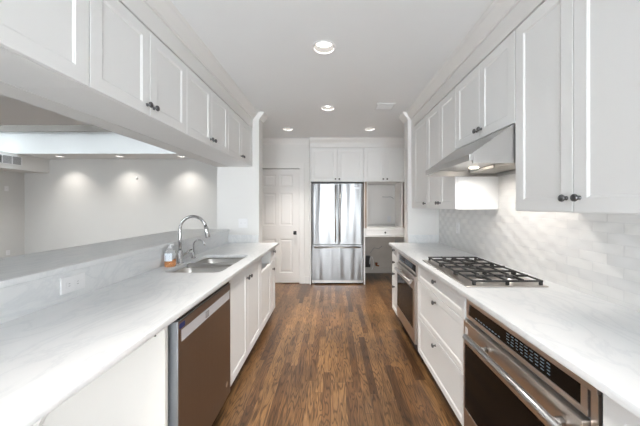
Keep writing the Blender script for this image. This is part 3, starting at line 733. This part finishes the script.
# ------------------------------------------------------------------ range hood
hd = thing('range_hood', 'stainless under-cabinet range hood sloping out over the gas cooktop', 'range hood', (1.1, 1.83, 1.61))
hy0, hy1 = 1.472, 2.165
bm = NB()
prism(bm, [(1.345, 1.828), (0.995, 1.828), (0.765, 1.665), (0.765, 1.66), (0.772, 1.66), (1.345, 1.66)], 'y', hy0, hy1)
obj('canopy', bm, SS, hd)
bm = NB(); bx(bm, 0.755, 0.775, hy0, hy1, 1.628, 1.664, 0.002); bx(bm, 0.7755, 1.345, hy0, hy0+0.012, 1.615, 1.6595); bx(bm, 0.7755, 1.345, hy1-0.012, hy1, 1.615, 1.6595)
bx(bm, 1.33, 1.345, hy0+0.0125, hy1-0.0125, 1.615, 1.6595); obj('rim', bm, SS, hd)
bm = NB()
for k in range(2):
    a = hy0+0.03+k*0.325; bx(bm, 1.10, 1.30, a, a+0.31, 1.640, 1.6595, 0.002)
    for j in range(14): bx(bm, 1.11, 1.29, a+0.01+j*0.0215, a+0.018+j*0.0215, 1.6365, 1.6398)
obj('filter', bm, ALU, hd)
for y in (hy0+0.2, hy1-0.2):
    bm = NB(); lathe(bm, (1.04, y, 1.6595), (0, 0, -1), [(0, 0.032), (0.004, 0.032), (0.006, 0.028)], 20); obj('lamp', bm, HOODE, hd)
    area_light('hood_light', (1.04, y, 1.648), (0, math.radians(-8), 0), 0.05, 0.05, 0.75, WARM, shape='DISK', spread=math.radians(150))

# ------------------------------------------------------------------ refrigerator
fg = thing('refrigerator', 'stainless french-door refrigerator with bottom freezer at the back of the kitchen', 'refrigerator', (0.095, 5.05, 0))
rx0, rx1, ry = -0.362, 0.55, 4.69
bm = NB(); bx(bm, rx0+0.008, rx1-0.008, ry+0.065, 5.40, 0.05, 1.755); bx(bm, rx0+0.004, rx1-0.004, ry+0.03, ry+0.20, 1.7555, 1.785); obj('body', bm, BLACK, fg, 'black case top and sides')
bm = NB()
mid = 0.100
def fdoor(name, x0, x1, z0, z1, **k):
    bm = NB()       # gently bowed front
    n = 10; fr_, bk = [], []
    w = x1-x0
    outline = []
    for i in range(n+1):
        u = i/n; y = ry + 0.018*(2*u-1)**4*0.6
        outline.append((x0+w*u, y))
    outline += [(x1, ry+0.062), (x0, ry+0.062)]
    prism(bm, outline, 'z', z0, z1)
    bmesh.ops.recalc_face_normals(bm, faces=bm.faces)
    es = [e for e in bm.edges if abs(e.verts[0].co.z-e.verts[1].co.z) < 1e-6 and max(v.co.y for v in e.verts) < ry+0.03]
    bmesh.ops.bevel(bm, geom=es, offset=0.004, segments=2, affect='EDGES')
    return obj(name, bm, SSF, fg)
dl = fdoor('door', rx0, mid-0.002, 0.705, 1.765); dr = fdoor('door', mid+0.002, rx1, 0.705, 1.765); fz = fdoor('freezer_drawer', rx0, rx1, 0.075, 0.695)
for d, x in ((dl, mid-0.038), (dr, mid+0.038)):
    bm = NB(); tube(bm, [(x, ry-0.05, 0.755), (x, ry-0.05, 1.735)], 0.011, 14)
    for z in (0.79, 1.70): tube(bm, [(x, ry-0.05, z), (x, ry+0.002, z)], 0.009, 12)
    obj('handle', bm, SS, d, 'vertical stainless bar handle')
bm = NB(); tube(bm, [(rx0+0.05, ry-0.05, 0.655), (rx1-0.05, ry-0.05, 0.655)], 0.011, 14)
for x in (rx0+0.1, rx1-0.1): tube(bm, [(x, ry-0.05, 0.655), (x, ry+0.004, 0.655)], 0.009, 12)
obj('handle', bm, SS, fz, 'horizontal stainless bar handle')
bm = NB(); bx(bm, 0.375, 0.475, ry-0.0015, ry+0.0005, 1.672, 1.70); bg_ = obj('badge', bm, SILV, dr)
bm = NB(); rb = random.Random(5)
for k in range(8): bx(bm, 0.379+k*0.0118, 0.379+k*0.0118+0.008, ry-0.0022, ry-0.0016, 1.677, 1.695)
obj('badge_lettering', bm, GREYM, bg_)
bm = NB(); bx(bm, rx0+0.01, rx1-0.01, ry+0.02, ry+0.06, 0.022, 0.068, 0.003); obj('kick_grille', bm, SS, fg)
for x in (rx0+0.04, rx1-0.07):
    bm = NB(); bx(bm, x, x+0.03, ry+0.06, ry+0.1, 0.0005, 0.05); obj('foot', bm, BLACK, fg)

FB = Fr((0, 4.71, 0), (1, 0, 0), (0, -1, 0))
cabinet('wall_cabinet', 'white two-door cabinet above the refrigerator', 'cabinet', FB, -0.368, 0.556, 0.74, 1.80, 2.394,
        [('door', -0.366, 0.094, 1.80, 2.385, [(0.06, 1.845)]), ('door', 0.094, 0.554, 1.80, 2.385, [(0.128, 1.845)])], 'cabinets across the back')
bm = NB(); bx(bm, -0.391, -0.369, 4.69, 5.45, 0.001, 2.394, 0.001); setp(obj('side_panel', bm, CAB), 'tall white side panel left of the refrigerator', 'panel')

# ------------------------------------------------------------------ tall niche unit
nu = thing('niche_cabinet', 'white tall cabinet right of the refrigerator with open niche, drawer and empty bay', 'cabinet', (0.93, 5.08, 0))
nx0, nx1, ny0, ny1 = 0.558, 1.30, 4.71, 5.46
bm = NB()
bx(bm, nx0, nx0+0.022, ny0-0.02, ny1, 0.001, 1.80); bx(bm, nx1-0.02, nx1, ny0-0.02, ny1, 0.001, 1.80)
bx(bm, nx0+0.0225, nx1-0.0205, ny0-0.015, ny1, 0.975, 0.995); bx(bm, nx0+0.0225, nx1-0.0205, ny0-0.018, ny0+0.02, 0.835, 0.852); bx(bm, nx0+0.0225, nx1-0.0205, ny0+0.021, ny1, 0.84, 0.852)
obj('body', bm, CAB, nu)
bm = NB(); bx(bm, nx0+0.0225, nx1-0.0205, ny1-0.012, ny1, 0.996, 1.799); obj('niche_back', bm, NICHE, nu, 'pale pinkish back board')
bm = NB(); carcass(bm, FB, nx0, nx1, 0.74, 1.8005, 2.394); obj('upper_box', bm, CAB, nu)
for x0, x1, kx in ((nx0+0.003, 0.929, 0.895), (0.929, nx1-0.002, 0.963)):
    bm = NB(); shaker(bm, FB, x0+0.0015, x1-0.0015, 1.802, 2.385); d = obj('door', bm, CAB, nu); knob(FB, kx, 0.0205, 1.845, d)
bm = NB(); shaker(bm, FB, nx0+0.025, nx1-0.023, 0.856, 0.972, rail=0.02, rec=0.004); d = obj('drawer', bm, CAB, nu); knob(FB, 0.93, 0.0205, 0.912, d)
for xa, xb in ((nx0-0.004, nx0+0.006), (nx0+0.022, nx0+0.042), (nx1-0.046, nx1-0.026)):
    bm = NB(); bx(bm, xa, xb, ny0-0.032, ny0-0.021, 0.985, 1.798); obj('raw_edge_strip', bm, RAWW, nu, 'dark raw wood edge strip')
for xq in (nx0+0.05, nx1-0.076):
    bm = NB(); bx(bm, xq, xq+0.016, ny0-0.012, ny0+0.5, 0.996, 1.797); obj('pocket_door', bm, NICHE, nu)
o = NB(); tube(o, [(1.25, 5.44, 1.52), (1.20, 5.442, 1.56), (1.10, 5.442, 1.555), (1.02, 5.443, 1.56)], 0.004, 8); setp(obj('appliance_wire', o, GREYM), 'thin grey wire across the back of the open niche', 'wire')
def plate(name, fr, a, c, w, h, label, cat, slots, parentmat=WPLAST):
    t = thing(name, label, cat, fr.P(a, 0, c-h/2))
    bm = NB(); fr.box(bm, a-w/2, a+w/2, 0.0008, 0.006, c-h/2, c+h/2, 0.0015); pl = obj('cover_plate', bm, parentmat, t)
    for (da, dc, ww, hh) in slots:
        bm = NB(); fr.box(bm, a+da-ww/2, a+da+ww/2, 0.0062, 0.0078, c+dc-hh/2, c+dc+hh/2); s = obj('socket', bm, WPLAST, pl)
        bm = NB()
        for q in (-1, 1):
            if ww >= hh: fr.box(bm, a+da-0.006, a+da+0.002, 0.0079, 0.0083, c+dc+q*0.006-0.001, c+dc+q*0.006+0.001)
            else: fr.box(bm, a+da+q*0.006-0.001, a+da+q*0.006+0.001, 0.0079, 0.0083, c+dc-0.002, c+dc+0.006)
        obj('slot', bm, GREYM, s)
    return t
plate('wall_outlet', Fr((0, 5.448, 0), (1, 0, 0), (0, -1, 0)), 1.16, 1.11, 0.075, 0.115, 'white outlet at the back of the open niche', 'outlet', [(0, 0.02, 0.028, 0.03), (0, -0.02, 0.028, 0.03)])
# things in the empty bay
bm = NB(); bx(bm, 0.66, 0.78, 5.44, 5.484, 0.13, 0.36, 0.004); v = obj('connection_box', bm, BLACK); setp(v, 'black box on the wall in the empty bay beside the refrigerator', 'box')
pts = [(0.80+0.035*math.cos(a), 5.42, 0.22+0.13*math.sin(a)) for a in [PI*(-0.45+1.5*k/16) for k in range(17)]]
bm = NB(); tube(bm, pts, 0.007, 8); setp(obj('water_line', bm, WPLAST), 'white looped water line beside the black box in the empty bay', 'hose')
bm = NB(); tube(bm, [(0.90, 5.484, 0.17), (0.90, 5.43, 0.17), (0.95, 5.41, 0.165)], 0.014, 10); lathe(bm, (0.90, 5.43, 0.17), (0, 0, 1), [(0, 0.022), (0.03, 0.02), (0.04, 0.03), (0.055, 0.03)], 14)
setp(obj('shutoff_valve', bm, COPPER), 'small copper shutoff valve low on the wall of the empty bay', 'valve')
bm = NB(); tube(bm, [(0.78, 5.47, 0.42), (0.86, 5.47, 0.52), (0.95, 5.47, 0.50), (1.02, 5.47, 0.56)], 0.005, 8); setp(obj('loose_cable', bm, GREYM), 'thin loose grey cable above the copper valve in the empty bay', 'wire')

# ------------------------------------------------------------------ outlets, switches, vents
plate('wall_outlet', Fr((-1.302, 0, 0), (0, 1, 0), (1, 0, 0)), 1.345, 0.99, 0.125, 0.078, 'white horizontal outlet plate on the marble riser left of the sink', 'outlet',
      [(-0.022, 0, 0.034, 0.03), (0.022, 0, 0.034, 0.03)])
plate('wall_outlet', Fr((1.35, 0, 0), (0, 1, 0), (-1, 0, 0)), 2.87, 1.14, 0.072, 0.115, 'white outlet on the tile beyond the cooktop', 'outlet', [(0, 0.02, 0.028, 0.03), (0, -0.02, 0.028, 0.03)])
plate('light_switch', Fr((0, YE, 0), (1, 0, 0), (0, -1, 0)), -1.12, 1.16, 0.115, 0.115, 'white double switch plate on the end wall above the far sink counter', 'switch', [(-0.025, 0, 0.02, 0.05), (0.025, 0, 0.02, 0.05)])
FLv = Fr((-7.8, 0, 0), (0, 1, 0), (1, 0, 0))
plate('light_switch', FLv, 6.42, 1.79, 0.08, 0.12, 'white control plate high on the far left wall of the next room', 'switch', [(0, 0, 0.03, 0.05)])
plate('wall_outlet', FLv, 6.45, 0.25, 0.08, 0.12, 'white outlet low on the far left wall of the next room', 'outlet', [(0, 0.02, 0.03, 0.03), (0, -0.02, 0.03, 0.03)])
bm = NB(); lathe(bm, (-4.95, 6.7995, 2.08), (0, -1, 0), [(0, 0.03), (0.02, 0.028), (0.025, 0.015)], 16); setp(obj('wall_sensor', bm, WPLAST), 'tiny white round sensor on the far wall of the next room', 'sensor')
av = thing('air_vent', 'three-section air vent on the boxed soffit of the next room', 'vent', (-7.17, 5.95, 2.32))
fv = Fr((-7.17, 0, 0), (0, 1, 0), (1, 0, 0))
bm = NB(); fv.box(bm, 5.62, 6.20, 0.001, 0.012, 2.30, 2.50, 0.002); obj('frame', bm, WPLAST, av)
for k, (a, mt) in enumerate(((5.65, BLACK), (5.83, GREYM), (6.01, GREYM))):
    bm = NB()
    for j in range(7): fv.box(bm, a, a+0.155, 0.0122, 0.016, 2.318+j*0.0245, 2.336+j*0.0245)
    obj('louvre', bm, mt, av)
cv = thing('ceiling_vent', 'faint white square speaker grille in the kitchen ceiling', 'vent', (0.62, 3.18, H-0.008))
bm = NB(); bx(bm, 0.52, 0.73, 3.08, 3.28, H-0.007, H-0.0005, 0.002); obj('grille', bm, VENTM, cv)
bm = NB()
for k in range(9): bx(bm, 0.535, 0.715, 3.10+k*0.019, 3.108+k*0.019, H-0.0095, H-0.0072)
obj('slat', bm, VENTM, cv)

# ------------------------------------------------------------------ recessed lights
canlab = ['recessed ceiling light nearest the viewer, the largest of the visible ones', 'recessed ceiling light in the middle, second from the viewer',
          'recessed ceiling light at the back, in front of the panelled door', 'recessed ceiling light at the back, right of the refrigerator line',
          'added recessed light overhead, out of view just in front of the viewpoint', 'added recessed light, unseen just behind the viewpoint', 'added recessed light, unseen by the window behind the viewpoint',
          'recessed light in the next room, nearest its soffit', 'recessed light in the next room, middle one along the far wall', 'recessed light in the next room, hidden behind the wall cabinets']
def can(x, y, label, power, group, spread=70, tilt=0.0):
    t = thing('recessed_light', label, 'ceiling light', (x, y, H-0.004), group)
    bm = NB(); ro, ri = 0.092, 0.076
    A = circ(x, y, ro); B = circ(x, y, ri); C = circ(x, y, 0.062)
    n = len(A); rows = []
    for pts, z in ((A, H-0.0005), (A, H-0.004), (B, H-0.006), (B, H+0.004)):
        rows.append([bm.verts.new((p[0], p[1], z)) for p in pts])
    for P_, Q in zip(rows, rows[1:]):
        for k in range(n):
            f = bm.faces.new((P_[k], P_[(k+1) % n], Q[(k+1) % n], Q[k])); f.smooth = True
    obj('trim_ring', bm, WPLAST, t)
    bm = NB(); rows = [[bm.verts.new((p[0], p[1], z)) for p in pts] for pts, z in ((circ(x, y, 0.0755), H+0.0045), (circ(x, y, 0.0745), H+0.02), (circ(x, y, 0.066), H+0.042))]
    for P_, Q in zip(rows, rows[1:]):
        for k in range(n):
            f = bm.faces.new((P_[k], P_[(k+1) % n], Q[(k+1) % n], Q[k])); f.smooth = True
    obj('baffle', bm, BAFF, t)
    bm = NB(); lathe(bm, (x, y, H+0.040), (0, 0, 1), [(0, 0.064), (0.004, 0.064)], 28); obj('lens', bm, CANE, t)
    area_light('downlight', (x, y, H+0.036), (tilt, 0, 0), 0.045, 0.045, power, WARM, shape='DISK', spread=math.radians(spread))
for (x, y), lb_ in zip(CANS, canlab): can(x, y, lb_, 4.5, 'recessed kitchen lights')
for (x, y), lb_ in zip(LCANS, canlab[7:]): can(x, y, lb_, 3, 'recessed lights of the next room', 100)
